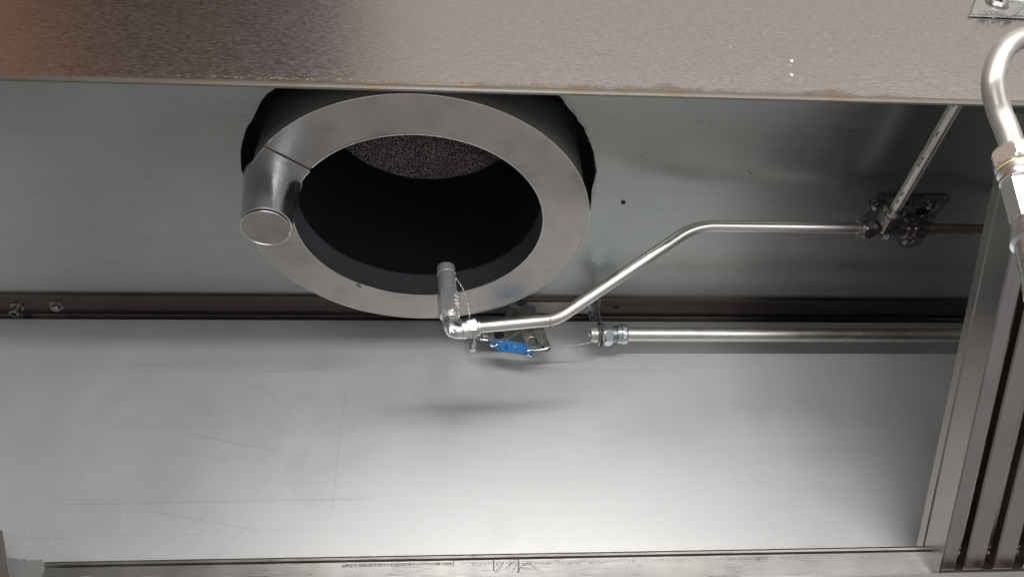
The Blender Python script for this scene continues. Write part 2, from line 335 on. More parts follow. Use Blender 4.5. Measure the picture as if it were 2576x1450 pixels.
# ceiling sheet with the torn opening round the collar
hole_px = [(605, 400), (607, 440), (603, 470)]
DC = Vector((-0.0505, 0.660, 0))       # duct axis
ORX, ORY, IRX, IRY = 0.2105, 0.1920, 0.1535, 0.1395
def hole_r(a):
    # extra clearance of the torn cut beyond the collar
    base = 0.009 + 0.010 * max(0, math.cos(a - 2.3)) + 0.022 * max(0, -math.sin(a)) ** 1.0
    return base
hole = []
NH = 200
for k in range(NH):
    a = 2 * math.pi * k / NH
    e = 0.006 + 0.020 * max(0.0, -math.sin(a)) + 0.004 * max(0, math.cos(a)) + 0.0035 * noise.noise(Vector((math.cos(a) * 6, math.sin(a) * 6, 0))) + 0.0016 * noise.noise(Vector((math.cos(a) * 25, math.sin(a) * 25, 3)))
    hole.append(Vector((DC.x + (ORX + e) * math.cos(a), DC.y + (ORY + e) * math.sin(a), 0)))
ceil = thing('ceiling_sheet', (0.3, 0.6, HC), 'green grey galvanized ceiling sheet of the hood with a ragged round cut-out', 'ceiling sheet')
bm = BM()
YF = WY - 0.0005
def outer_at(a):
    dx, dy = math.cos(a), math.sin(a); t = 1e9
    for lim, o, d in ((XL, DC.x, dx), (XR, DC.x, dx), (PY, DC.y, dy), (YF, DC.y, dy)):
        if abs(d) > 1e-9:
            s = (lim - o) / d
            if s > 0: t = min(t, s)
    return Vector((DC.x + dx * t, DC.y + dy * t, 0))
rings = []
outs = [outer_at(2 * math.pi * k / NH) for k in range(NH)]
for z in (HC, HC + 0.0012):
    hi = [bm.verts.new(h + Vector((0, 0, z))) for h in hole]; ho = [bm.verts.new(o + Vector((0, 0, z))) for o in outs]
    for k in range(NH): bm.faces.new((hi[k], hi[(k + 1) % NH], ho[(k + 1) % NH], ho[k]))
    rings.append(hi)
for k in range(NH): bm.faces.new((rings[0][k], rings[0][(k + 1) % NH], rings[1][(k + 1) % NH], rings[1][k]))
for cx, cy in ((XL, PY), (XR, PY), (XL, YF), (XR, YF)):   # corner fillers
    cs = sorted(range(NH), key=lambda k: (outs[k] - Vector((cx, cy, 0))).length)[:6]
    xs = [o for o in (outs[k] for k in cs)]
    onx = [o for o in xs if abs(o.x - cx) < 1e-6]; ony = [o for o in xs if abs(o.y - cy) < 1e-6]
    if onx and ony:
        p = min(onx, key=lambda o: abs(o.y - cy)); q = min(ony, key=lambda o: abs(o.x - cx))
        bm.faces.new([bm.verts.new(Vector((v[0], v[1], HC))) for v in (p, (cx, cy), q)])
link_mesh('sheet', bm, m_ceil, ceil)
# small puncture with a turned rim, and the mark beside it
p = U(1568, 508, 2, HC)
bm = BM(); lathe(bm, p + Vector((0, 0, -0.0008)), (0, 0, 1), [(0, 0.003), (0.0006, 0.003)], 20); link_mesh('punched_hole', bm, m_black, ceil)
bm = BM()
for a in (0.3, 1.4, 2.2, 3.5, 5.0):
    d = Vector((math.cos(a), math.sin(a), 0)); tube(bm, [p + d * 0.0026, p + d * 0.0040 + Vector((0, 0, -0.0012))], [0.0006, 0.0003], 6)
link_mesh('turned_burr', bm, m_zinc, ceil)
# added near-black box over the ceiling, keeps world light out of the cut-out
bm = BM(); box(bm, (XL - 0.002, PY + 0.001, HC + 0.003), (XR + 0.002, WY + 0.30, HC + 0.60)); bm.faces.ensure_lookup_table(); bmesh.ops.delete(bm, geom=[f for f in bm.faces if all(abs(v.co.z - HC - 0.003) < 1e-5 for v in f.verts)], context='FACES_ONLY'); link_mesh('light_block_box', bm, m_void, ceil)
# insulation peeping out on the right of the cut
bm = BM(); rng = random.Random(3)
for i in range(90):
    a = R(rng.uniform(-62, 12)); e0 = 0.0055 + 0.020 * max(0, -math.sin(a)) + 0.004 * math.cos(a)
    q = Vector((DC.x + (ORX + e0 + 0.002) * math.cos(a), DC.y + (ORY + e0 + 0.002) * math.sin(a), HC + rng.uniform(-0.0008, 0.0015)))
    d = Vector((rng.uniform(-1, 0.1), rng.uniform(-1, 1), rng.uniform(-0.8, 0.1))).normalized() * rng.uniform(0.002, 0.005)
    tube(bm, [q, q + d * 0.5 + Vector((0, 0, -0.0005)), q + d], [0.0003, 0.00022, 0.0001], 5)
t = link_mesh('torn_insulation', bm, m_wool, ceil); t['kind'] = 'stuff'

# left end panel of the plenum
lp = thing('end_panel', (XL, 0.65, 0.5), 'plain steel end sheet closing the hood on the left', 'end panel')
bm = BM(); box(bm, (XL - 0.002, PY, PZ), (XL, WY, HC)); link_mesh('sheet', bm, m_wall, lp)
bm = BM(); prism(bm, [(XL, PY, PZ), (XL, WY, PZ), (XL, WY, 0.29)], (-0.002, 0, 0)); link_mesh('lower_sheet', bm, m_wall, lp)

# front panel
fp = thing('front_panel', (0.3, PY, PZ), 'brushed stainless front panel across the top with an amber greasy lower edge', 'front panel')
bm = BM(); box(bm, (XL - 0.6, PY - 0.0015, PZ + 0.004), (XR + 0.4, PY, HC + 0.62)); link_mesh('sheet', bm, m_front, fp)
bm = BM()
extrude_profile(bm, [(0, PY - 0.0016, PZ + 0.006), (0, PY - 0.0024, PZ + 0.0030), (0, PY - 0.0022, PZ + 0.0008), (0, PY - 0.0005, PZ - 0.0006), (0, PY + 0.002, PZ - 0.0002), (0, PY + 0.0030, PZ + 0.002), (0, PY + 0.0030, PZ + 0.016), (0, PY + 0.0002, PZ + 0.016)], (XL - 0.6, 0, 0), (XR + 0.4, 0, 0))
link_mesh('rolled_hem', bm, m_edge, fp)
bm = BM(); rng = random.Random(5)       # beads of grease along the hem
def bead(bm, p, r, sq=0.4):
    v = bmesh.ops.create_icosphere(bm, subdivisions=1, radius=r)['verts']
    for q in v: q.co = Vector((q.co.x * rng.uniform(1, 2.2), q.co.y * sq, q.co.z * rng.uniform(0.6, 1.1))) + p
for i in range(420):
    x = rng.triangular(-0.30, 0.36, 0.05); zz = PZ + 0.007 + abs(rng.gauss(0, 0.0016)) + 0.0022 * (1 + noise.noise(Vector((x * 22, 1, 0))))
    bead(bm, Vector((x, PY - 0.0016, zz)), rng.uniform(0.0003, 0.0009), 0.35)
t = link_mesh('grease_beads', bm, m_grease, fp, 80); t['kind'] = 'stuff'

# right end of the plenum
rp = thing('side_panel', (XR, 0.65, 0.5), 'far dark steel end sheet behind the baffle filter', 'end panel')
bm = BM(); box(bm, (XR, PY, 0.2), (XR + 0.002, WY, HC)); link_mesh('sheet', bm, m_wall, rp)

# lower filter rail
RX0 = U(112, 1420, 1, 0.868).x; RX1 = XR
rail = thing('filter_rail', (0.1, 0.87, 0.30), 'long stainless filter rail with a rounded lip and a row of dirty tooth marks', 'filter rail')
rz = U(1200, 1391, 1, 0.868).z
bm = BM()
extrude_profile(bm, [(0, WY - 0.0005, rz + 0.001), (0, 0.874, rz + 0.001), (0, 0.870, rz), (0, 0.8665, rz - 0.0012), (0, 0.8650, rz - 0.0032), (0, 0.8655, rz - 0.0056), (0, 0.8697, rz - 0.0070), (0, 0.8742, rz - 0.034), (0, 0.876, rz - 0.037), (0, 0.850, rz - 0.039), (0, 0.850, rz - 0.041), (0, WY - 0.0005, rz - 0.041)], (RX0, 0, 0), (RX1, 0, 0), close=True)
link_mesh('bent_channel', bm, m_rail, rail)
bm = BM(); rng = random.Random(8)
x = U(1160, 1405, 1, 0.87).x; xe = U(2010, 1392, 1, 0.87).x
while x < xe:
    t = (x - U(1160, 1405, 1, 0.87).x) / (xe - U(1160, 1405, 1, 0.87).x)
    h = rng.uniform(0.0012, 0.0042); w = rng.uniform(0.0002, 0.0006)
    z0 = rz - 0.0088 - rng.uniform(0, 0.0008)
    box(bm, (x, 0.8697, z0 - h), (x + w, 0.8699, z0)); x += rng.uniform(0.0007, 0.0022) * (1 + 1.6 * t)
x = U(860, 1412, 1, 0.87).x; xe = U(1140, 1408, 1, 0.87).x
while x < xe:
    h = rng.uniform(0.0015, 0.0040); box(bm, (x, 0.8697, rz - 0.009 - h), (x + rng.uniform(0.0003, 0.0009), 0.8699, rz - 0.0088)); x += rng.uniform(0.0006, 0.0014)
for px, a, b_ in ((1140, 1400, 1412), (1240, 1391, 1432), (1302, 1402, 1436)):
    p0 = U(px, a, 1, 0.8697); p1 = U(px, b_, 1, 0.8697); box(bm, (p0.x, 0.8694, p1.z), (p0.x + 0.0014, 0.8696, p0.z))
t = link_mesh('tooth_marks', bm, m_grime, rail); t['kind'] = 'stuff'
bm = BM()
for s in ([(1245, 1438), (1262, 1420), (1270, 1408)], [(1270, 1430), (1290, 1412), (1302, 1404)], [(1302, 1425), (1330, 1415), (1362, 1436)], [(1300, 1440), (1310, 1425), (1345, 1430)], [(1285, 1405), (1280, 1436)], [(1290, 1436), (1298, 1420), (1295, 1408)]):
    P = [U(x, y, 1, 0.87) for x, y in s]; strip(bm, P, 0.0006, 0.8692)
link_mesh('hair_cracks', bm, m_grime, rail)
bm = BM(); rng = random.Random(4)
for i in range(26):
    x = rng.uniform(RX0 + 0.02, 0.05); z = rz - 0.012 - abs(rng.gauss(0.008, 0.005)); l = rng.uniform(0.002, 0.03)
    strip(bm, [(x, 0, z), (x + l * .5, 0, z + 0.0003), (x + l, 0, z)], 0.00028, 0.8698 - 0.00001 * i)
t = link_mesh('wipe_marks', bm, m_scr_l, rail); t['kind'] = 'stuff'

# bit of torn pale film left of the rail, on the back sheet
bm = BM(); top = [(12, 1418), (22, 1402), (40, 1404), (52, 1408), (60, 1404), (72, 1410), (84, 1407), (96, 1409), (108, 1406)]
P = [U(x, y, 1, WY) for x, y in top]; lo = [U(x, 1475, 1, WY) for x, y in top]
vs = [bm.verts.new(Vector((p.x, WY - 0.0016, p.z))) for p in P]; ws = [bm.verts.new(Vector((p.x, WY - 0.0016, p.z))) for p in lo]
for i in range(len(vs) - 1): bm.faces.new((vs[i], vs[i + 1], ws[i + 1], ws[i]))
r_ = bmesh.ops.extrude_face_region(bm, geom=bm.faces[:]); bmesh.ops.translate(bm, verts=[g for g in r_['geom'] if isinstance(g, bmesh.types.BMVert)], vec=(0, 0.001, 0))
tag(link_mesh('torn_film', bm, metal('pale_film', (0.42, 0.41, 0.40), 0.45, metallic=0.5, mottle=0.1)), 'scrap of pale film with a torn top edge at the lower left corner', 'film')
# slim end post at the far lower left
bm = BM(); a = U(2, 1330, 1, 0.86); b_ = U(22, 1450, 1, 0.86)
prism(bm, [(a.x - 0.03, 0.862, a.z), (a.x, 0.862, a.z), (b_.x, 0.862, b_.z), (b_.x + 0.004, 0.862, b_.z - 0.03), (a.x - 0.03, 0.862, b_.z - 0.03)], (0, 0.003, 0))
tag(link_mesh('corner_plate', bm, m_filter), 'sliver of dark steel corner plate at the lower left edge', 'corner plate')

# flange hardware
def hexbolt(name, px, py, label, scale=1.0, mat=None):
    p = U(px, py, 2, FZ - 0.0012); t = thing(name, p, label, 'bolt')
    bm = BM(); lathe(bm, p, (0, 0, -1), [(0, 0.0095 * scale), (0.0010, 0.0095 * scale), (0.0014, 0.0085 * scale)], 28); link_mesh('washer', bm, m_dark, t)
    bm = BM(); hexnut(bm, p, (0, 0, -1), 0.0014, 0.0068 * scale, 0.0068 * scale, 0.2); lathe(bm, p + Vector((0, 0, -0.0068 * scale)), (0, 0, -1), [(0, 0.0045 * scale), (0.0006, 0.0042 * scale)], 20)
    link_mesh('head', bm, mat or m_chrome, t); return t
hexbolt('hex_bolt', 143, 768, 'hex bolt with washer in the dark flange at the left', 1.0, m_dark)
p = U(44, 771, 2, FZ - 0.0012); t = thing('rivet_nut', p, 'short open threaded sleeve hanging from the flange at the far left', 'rivet nut')
bm = BM(); lathe(bm, p, (0, 0, -1), [(0, 0.009), (0.0010, 0.009), (0.0012, 0.0062), (0.0135, 0.0062), (0.0140, 0.0056), (0.0140, 0.0042), (0.004, 0.0040)], 28, cap=False); link_mesh('sleeve', bm, m_dark, t)
bm = BM(); lathe(bm, p, (0, 0, -1), [(0.0045, 0.0040), (0.0055, 0.0040)], 20); link_mesh('bore', bm, m_black, t)
for i, (px, py, lb) in enumerate(((325, 762, 'tiny burred hole in the dark flange nearest the hex bolt'), (697, 763, 'tiny burred hole in the dark flange left of the collar'), (1733, 768, 'tiny burred hole in the flange above the conduit middle'), (2097, 770, 'tiny burred hole in the flange nearest the baffle filter'))):
    q = U(px, py, 2, FZ - 0.0012); bm = BM(); tube(bm, [q + Vector((0, 0, 0.001)), q + Vector((0.0003, -0.0005, -0.003))], [0.0014, 0.0007], 10)
    tag(link_mesh('screw_tip', bm, m_dark), lb.replace('burred hole', 'screw tip'), 'screw tip', 'screw tips in the flange')
q = U(1549, 773, 2, FZ - 0.0014); bm = BM(); prism(bm, [q + Vector(v) for v in ((-.005, .002, 0), (-.001, .003, 0), (.005, .0025, 0), (.003, -.002, 0), (0, -.005, 0), (-.003, -.001, 0))], (0, 0, -0.0004))
tag(link_mesh('punch_hole', bm, m_black), 'dark ragged punched hole in the flange right of the hanger strap', 'hole')

# ------------------------------------------------------------------ duct collar
AZ = 0.650
col = thing('duct_collar', (DC.x, DC.y, AZ), 'large round stainless duct collar with a wide flat ring hanging through the ceiling', 'duct collar')
def ell(rx, ry, z, a, dz=0): return Vector((DC.x + rx * math.cos(a), DC.y + ry * math.sin(a), z + dz))
seam = math.atan2((U(722, 397, 2, AZ).y - DC.y) / ORY, (U(722, 397, 2, AZ).x - DC.x) / ORX) % (2 * math.pi)
NS = 240
def ringstep(a):    # the ring starts a little proud at the seam and settles back flush
    d = (seam - a) % (2 * math.pi)
    return -0.0024 * max(0.0, 1 - d / 0.9) ** 1.5 if d < 0.9 else 0.0
bm = BM(); bot = []; top = []
for k in range(NS + 1):
    a = seam - 2 * math.pi * k / NS
    s = ringstep(a - 1e-6 if k == 0 else a) if k < NS else 0.0
    wob = 0.0004 * math.sin(a * 7)
    bot.append((bm.verts.new(ell(ORX, ORY, AZ, a, s + wob)), bm.verts.new(ell((ORX + IRX) / 2, (ORY + IRY) / 2, AZ, a, s + wob * 2 - 0.0002)), bm.verts.new(ell(IRX, IRY, AZ, a, s))))
for a_, b_ in zip(bot, bot[1:]):
    for j in range(2): bm.faces.new((a_[j], a_[j + 1], b_[j + 1], b_[j]))
r_ = bmesh.ops.extrude_face_region(bm, geom=bm.faces[:]); bmesh.ops.translate(bm, verts=[g for g in r_['geom'] if isinstance(g, bmesh.types.BMVert)], vec=(0, 0, 0.0012))
link_mesh('flat_ring', bm, m_flange, col)
# bright cut edges of the ring
bm = BM(); tube(bm, [ell(IRX, IRY, AZ, seam - 2 * math.pi * k / 200, ringstep(seam - 2 * math.pi * k / 200 - 1e-6) - 0.0002) for k in range(200)], 0.0008, 8); link_mesh('inner_lip', bm, m_bare, col)
bm = BM(); tube(bm, [ell(ORX, ORY, AZ, seam - 2 * math.pi * k / 200, ringstep(seam - 2 * math.pi * k / 200 - 1e-6) + 0.0001) for k in range(200)], 0.0006, 8); link_mesh('outer_lip', bm, m_bare, col)
bm = BM()
for z0, z1, rx, ry in ((AZ + 0.0012, HC + 0.25, ORX - 0.002, ORY - 0.002),):
    a1 = [bm.verts.new(ell(rx, ry, z0, 2 * math.pi * k / 128)) for k in range(128)]; b1 = [bm.verts.new(ell(rx, ry, z1, 2 * math.pi * k / 128)) for k in range(128)]
    for k in range(128): bm.faces.new((a1[k], a1[(k + 1) % 128], b1[(k + 1) % 128], b1[k]))
link_mesh('outer_shell', bm, m_collar, col)
bm = BM(); prof = [(AZ + 0.0012, 0.0005), (AZ + 0.018, 0.0005), (AZ + 0.038, 0.001)]
def ringmesh(bm, prof, n=128):
    rr = [[bm.verts.new(ell(IRX + dr, IRY + dr, z, 2 * math.pi * k / n)) for k in range(n)] for z, dr in prof]
    for a1, b1 in zip(rr, rr[1:]):
        for k in range(n): bm.faces.new((a1[k], a1[(k + 1) % n], b1[(k + 1) % n], b1[k]))
ringmesh(bm, prof); link_mesh('inner_sleeve', bm, m_liner, col)
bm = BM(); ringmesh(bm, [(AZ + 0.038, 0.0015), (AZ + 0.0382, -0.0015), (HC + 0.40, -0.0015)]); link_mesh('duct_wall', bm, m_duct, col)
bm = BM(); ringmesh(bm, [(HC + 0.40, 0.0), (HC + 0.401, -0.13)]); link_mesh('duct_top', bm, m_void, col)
# capped stub
base = U(687, 452, 2, AZ); ez = AZ - 0.072
tip = U(670, 567, 2, ez); axs = (tip - base); L_ = axs.length
bm = BM(); lathe(bm, base - axs.normalized() * 0.004, axs, [(0, 0.0315), (0.006, 0.0314), (L_ * 0.5, 0.0298), (L_ + 0.002, 0.0274), (L_ + 0.0035, 0.0270), (L_ + 0.0042, 0.0260), (L_ + 0.0030, 0.0255), (L_ + 0.0028, 0.0)], 64, cap=False)
st = link_mesh('capped_stub', bm, metal('polished_cup', (0.66, 0.68, 0.71), 0.30, grain=(200, 200, 6), gr_amt=0.02, gr_col=0.02, mottle=0.03, mscale=25), col)
st['label'] = 'shiny capped steel cup on the ring'
bm = BM(); tube(bm, [base + Vector((0.0320 * math.cos(2 * math.pi * k / 48), 0.0320 * math.sin(2 * math.pi * k / 48), -0.0006)) for k in range(49)], 0.0008, 6); link_mesh('base_seam', bm, m_grime, st)
bm = BM(); lathe(bm, tip - axs.normalized() * 0.0, axs, [(0.0030, 0.0254), (0.0034, 0.0249), (0.0032, 0.0)], 48, cap=False); link_mesh('cup_cap', bm, m_flange, st)
bm = BM(); u, w = frame_of(axs); tube(bm, [tip + axs.normalized() * 0.0042 + (u * math.cos(2 * math.pi * k / 48) + w * math.sin(2 * math.pi * k / 48)) * 0.0266 for k in range(49)], 0.0005, 8); link_mesh('cup_rim', bm, m_bare, st)
# foam plug far up the duct
fz = AZ + 0.235
bm = BM(); n = 96
rr = [[bm.verts.new(ell(IRX * s - 0.002 + (0.0012 * noise.noise(Vector((k * 1.7, s, 0))) if s == 1 else 0), IRY * s - 0.002, fz + 0.0012 * noise.noise(Vector((k * 0.9, s * 9, 2))), 2 * math.pi * k / n)) for k in range(n)] for s in (1.0, 0.97, 0.7, 0.4, 0.1)]
for a1, b1 in zip(rr, rr[1:]):
    for k in range(n): bm.faces.new((a1[k], a1[(k + 1) % n], b1[(k + 1) % n], b1[k]))
bm.faces.new(rr[-1])
r2 = [bm.verts.new(v.co + Vector((0, 0, 0.03))) for v in rr[0]]
for k in range(n): bm.faces.new((rr[0][k], r2[k], r2[(k + 1) % n], rr[0][(k + 1) % n]))
tag(link_mesh('foam_filter', bm, m_foam), 'black open cell foam disc blocking the inside of the round duct', 'foam filter')
# green thread caught on the ring
q = U(903, 716, 2, AZ - 0.003); bm = BM(); rng = random.Random(2)
pts = [q + Vector((0.0035 * math.cos(k * 1.1) * (1 - k * 0.03), 0.004 * math.sin(k * 1.3), -0.001 + 0.0012 * math.sin(k * 2.1))) for k in range(16)]
tube(bm, pts, 0.00035, 6); tag(link_mesh('green_thread', bm, m_green), 'tiny green thread snagged on the inner edge of the collar ring', 'thread')
for px, py, lb, pp in ((1415, 262, 'thin dark curled hair on the ceiling above the right of the duct', [(1385, 262), (1412, 259), (1421, 268), (1417, 282)]),
                       (1889, 432, 'short dark curled fibre on the ceiling above the bent pipe', [(1885, 427), (1883, 433), (1889, 437), (1896, 436)])):
    bm = BM(); tube(bm, [U(x, y, 2, HC - 0.0006) for x, y in pp], 0.0003, 6); tag(link_mesh('fibre', bm, m_black), lb, 'fibre')

# ------------------------------------------------------------------ suppression pipe with its nozzle under the duct
EY = 0.70
eb = U(1135, 832, 1, EY)
sp = thing('suppression_pipe', eb, 'bent stainless pipe from the ceiling tee to an upright nozzle under the duct', 'pipe')
TZ = 0.655
tee = U(2250, 578, 2, TZ)
pA = U(1200, 822, 1, EY + 0.002); pB = U(1400, 803, 1, EY + 0.008); pC = U(1745, 568, 2, TZ); pD = U(2160, 573, 2, TZ)
pC = Vector((pC.x, (pC.y + pD.y) / 2 - 0.004, TZ)); pC = U(1748, 568, 1, pC.y)
PR = 0.0075
bm = BM(); path = fillet([pA, pB, pC, pD], [0.060, 0.085], 20); tube(bm, path, PR, 32)
link_mesh('pipe', bm, m_pipe, sp)
d = (pB - pA).normalized()
bm = BM(); mk = pA.lerp(pB, 0.90); u, w = frame_of(d)
for k in range(14):
    a = 2 * math.pi * k / 14
    if k % 3 == 0: continue
    q = mk + (u * math.cos(a) + w * math.sin(a)) * (PR + 0.0001); q2 = mk + (u * math.cos(a + 0.33) + w * math.sin(a + 0.33)) * (PR + 0.0001)
    tube(bm, [q, q2], 0.00045, 6)
link_mesh('pen_mark', bm, m_ink, sp)
# elbow
up = (U(1123, 690, 1, EY) - eb); up.y = 0; up.normalize()
e0 = eb
bm = BM(); tube(bm, fillet([e0 + up * 0.016, e0 - up * 0.001, e0 - up * 0.001 + d * 0.020], [0.0095], 10), 0.0093, 32)
lathe(bm, e0 - up * 0.001 + d * 0.012, d, [(0, 0.0093), (0.001, 0.0102), (0.004, 0.0102), (0.006, 0.0096), (0.011, 0.0096)], 32)
el = link_mesh('elbow', bm, m_cast, sp)
fr = e0 + Vector((0, -0.0117, -0.0005)); nrm = (-(e0)).normalized()
bm = BM(); face = basis(e0 + nrm * 0.0094, d, nrm)
def onface(x, y): return face @ Vector((x, y, -0.0002 - 3.0 * x * x - 0.0))
tube(bm, [onface(-0.006 + 0.0135 * (1 - math.cos(t)) / 1.0 * 0.0 - 0.0005 + 0.0062 * (1 - math.cos(t * 1.57)), 0.004 - 0.0105 * math.sin(t * 1.57)) for t in [k / 10 for k in range(11)]], 0.0008, 8)
link_mesh('raised_rim', bm, m_chrome, el)
bm = text_bm('R', 0.009, 0.0004, basis(e0 + nrm * 0.0090 + up * 0.001 + d * 0.0005, up.cross(nrm) * 1.0, nrm)); link_mesh('cast_letter', bm, m_chrome, el)
bm = text_bm('C', 0.006, 0.0004, basis(e0 + nrm * 0.0090 + up * 0.0105, up.cross(nrm), nrm)); link_mesh('cast_letter', bm, m_chrome, el)
# threaded neck + nozzle
def Z(py): return ((U(1123, py, 1, EY) - e0).dot(up))
zN0, zN1, zB1, zC1 = Z(796), Z(738), Z(692), Z(672)
bm = BM(); pr = [(0.012, 0.0096)]; t = 0.0130
while t < zN0 + 0.001: pr += [(t, 0.0086), (t + 0.0006, 0.0094)]; t += 0.0012
lathe(bm, e0, up, pr, 32); link_mesh('threaded_neck', bm, m_nozzle, sp)
nz_ = thing('nozzle', e0 + up * zN0, None, None); nz_.parent = sp; nz_.location = up * zN0
bm = BM(); hrot = facing(up, (-0.22, -1, 0)); hexnut(bm, e0, up, zN0, zN1, 0.0138, hrot); link_mesh('hex_body', bm, m_nozzle, nz_)
bm = BM(); lathe(bm, e0, up, [(zN1 - 0.0005, 0.0108), (zN1 + 0.0015, 0.0112), (zB1 - 0.0006, 0.0110), (zB1, 0.0102)], 40); link_mesh('barrel', bm, m_nozzle, nz_)
bm = BM(); lathe(bm, e0, up, [(zB1 + 0.0002, 0.0108), (zB1 + 0.0008, 0.0114), (zC1 - 0.001, 0.0114), (zC1, 0.0104), (zC1 + 0.0002, 0.0)], 40, cap=False); link_mesh('blow_off_cap', bm, m_nozzle, nz_)
# engraved letters on the right flat of the hex body
u, w = frame_of(up)
best = None
right = Vector((1, -0.55, 0)).normalized()
for k in range(6):
    a = hrot + k * math.pi / 3
    nv = u * math.cos(a) + w * math.sin(a)
    if best is None or nv.dot(right) > best.dot(right): best = nv
cen = e0 + up * (zN0 + zN1) / 2 + best * (0.0138 * math.cos(math.pi / 6) + 0.0001)
bm = text_bm('1W', 0.0125, 0.0001, basis(cen, -up, best)); link_mesh('engraving', bm, m_white, nz_)
# tether
c0 = U(1147, 700, 1, EY - 0.002); c1 = U(1163, 728, 1, EY - 0.006); c2 = U(1177, 765, 1, EY - 0.007); c3 = U(1181, 806, 1, EY)
def bez(a, b_, c, d_, n=30):
    out = []
    for k in range(n + 1):
        t = k / n
        q1 = Vector(a).lerp(b_, t); q2 = Vector(b_).lerp(c, t); q3 = Vector(c).lerp(d_, t)
        out.append(q1.lerp(q2, t).lerp(q2.lerp(q3, t), t))
    return out
def twisted(bm, pts, r, turns, strands=3):
    n = len(pts)
    for s in range(strands):
        P = []
        for i, p in enumerate(pts):
            dd = (pts[min(i + 1, n - 1)] - pts[max(i - 1, 0)]).normalized(); uu, vv = frame_of(dd)
            a = 2 * math.pi * (turns * i / n + s / strands); P.append(p + (uu * math.cos(a) + vv * math.sin(a)) * r * 0.5)
        tube(bm, P, r * 0.55, 6)
bm = BM(); twisted(bm, bez(c0, c1 + Vector((0.003, 0, 0.004)), c2 + Vector((0.003, 0, 0)), c3, 90), 0.0009, 16); link_mesh('tether_cable', bm, m_cable, nz_)
# union nut
q0 = pA - d * 0.014
bm = BM(); lathe(bm, q0, d, [(-0.006, 0.0100), (-0.005, 0.0114), (0.0010, 0.0115)], 32); hexnut(bm, q0, d, 0.001, 0.0125, 0.0132, facing(d, -q0 + Vector((0, 0, 0.25)))); lathe(bm, q0, d, [(0.0125, 0.0112), (0.0138, 0.0100), (0.0142, 0.0108), (0.0165, 0.0106), (0.0175, 0.0080)], 32)
link_mesh('union_nut', bm, m_cast, sp)
# tee at the ceiling
ex = (pD - pC).normalized()
bm = BM(); lathe(bm, pD, ex, [(-0.002, 0.0082), (-0.001, 0.0118), (0.003, 0.0125)], 32); hexnut(bm, pD, ex, 0.003, 0.016, 0.0150, 0.3); link_mesh('compression_nut', bm, m_dark, sp)
tb = pD + ex * 0.050
bm = BM(); lathe(bm, pD, ex, [(0.015, 0.0105), (0.045, 0.0110), (0.072, 0.0105)], 28); lathe(bm, pD, ex, [(0.062, 0.0130), (0.066, 0.0135), (0.069, 0.0125)], 28)
br_end = U(2407, 250, 2, TZ + 0.004); br_dir = (br_end - tb).normalized()
br_dir = (U(2400, 262, 2, TZ + 0.002) - U(2236, 545, 2, TZ)).normalized()
bs = U(2226, 570, 2, TZ)
hexnut(bm, bs, br_dir, 0.000, 0.026, 0.0165, 0.5); link_mesh('tee_body', bm, m_dark, sp)
bm = BM(); lathe(bm, bs, br_dir, [(0.026, 0.0135), (0.030, 0.0140), (0.033, 0.0110)], 28); link_mesh('collar_nut', bm, m_dark, sp)
hexb = pD + ex * 0.072
bm = BM(); hexnut(bm, pD, ex, 0.072, 0.088, 0.0150, 0.1); link_mesh('compression_nut', bm, m_dark, sp)
bm = BM(); brl = (PY + 0.003 - bs.y) / br_dir.y; tube(bm, [bs + br_dir * 0.028, bs + br_dir * brl], 0.0069, 28); bp_ = link_mesh('branch_pipe', bm, m_pipe, sp)
bm = BM(); side = br_dir.cross(Vector((0, 0, 1))).normalized(); vis = (side * 0.75 + Vector((0, 0, -0.66))).normalized()
for f in (0.045, 0.058, 0.105, 0.113, 0.150, 0.190, 0.200, 0.222):
    q = bs + br_dir * f + vis * 0.00725; tube(bm, [q, q + br_dir * 0.004 + side * 0.0012, q + br_dir * 0.006 - side * 0.0006], 0.0006, 6)
link_mesh('printed_marking', bm, m_ink, bp_)['kind'] = 'stuff'
bm = BM(); tube(bm, [pD + ex * 0.088, pD + ex * 0.40], 0.0069, 28); link_mesh('pipe', bm, m_pipe_brown, sp)

# ceiling bracket behind the tee, with its screws
HCm = HC - 0.0008
bp0 = U(2265, 530, 2, HCm)
cb = thing('tee_bracket', bp0, 'dark flat bracket screwed to the ceiling behind the pipe tee', 'bracket')
bm = BM(); prism(bm, [U(x, y, 2, HCm) for x, y in ((2165, 545), (2208, 488), (2385, 489), (2392, 496), (2335, 566), (2175, 560))], (0, 0, -0.0022), 0.0005); link_mesh('plate', bm, m_dark, cb)
bm = BM(); prism(bm, [U(x, y, 2, HC - 0.004) for x, y in ((2255, 596), (2268, 585), (2330, 585), (2312, 618), (2275, 622), (2257, 612))], (0, 0, -0.0015), 0.0004); link_mesh('tab', bm, m_dark, cb)
bm = BM(); prism(bm, [U(x, y, 2, HC - 0.022) for x, y in ((2300, 565), (2350, 565), (2350, 592), (2300, 595))], (0, 0, 0.018), 0.0006); link_mesh('clamp', bm, m_dark, cb)
for px, py, zz in ((2207, 518, HC - 0.003), (2342, 519, HC - 0.003), (2325, 556, HC - 0.012), (2283, 606, HC - 0.005)):
    q = U(px, py, 2, zz); s = 0.0078; bm = BM(); lathe(bm, q, (0, 0, -1), [(-0.001, 0.0120), (0.0006, 0.0120), (0.001, 0.0100)], 28); lathe(bm, q, (0, 0, -1), [(0.001, s), (0.003, s * 0.93), (0.0045, s * 0.7), (0.0052, s * 0.42), (0.0040, s * 0.36), (0.0035, 0.0)], 28, cap=False)
    link_mesh('screw', bm, m_dark, cb)
q = U(2281, 545, 2, HC - 0.016)
bm = BM(); hexnut(bm, q + Vector((0, 0, 0.014)), Vector((-0.25, -0.45, -0.85)), 0.0, 0.020, 0.0120, 0.4); link_mesh('spare_nut', bm, m_dark, cb)
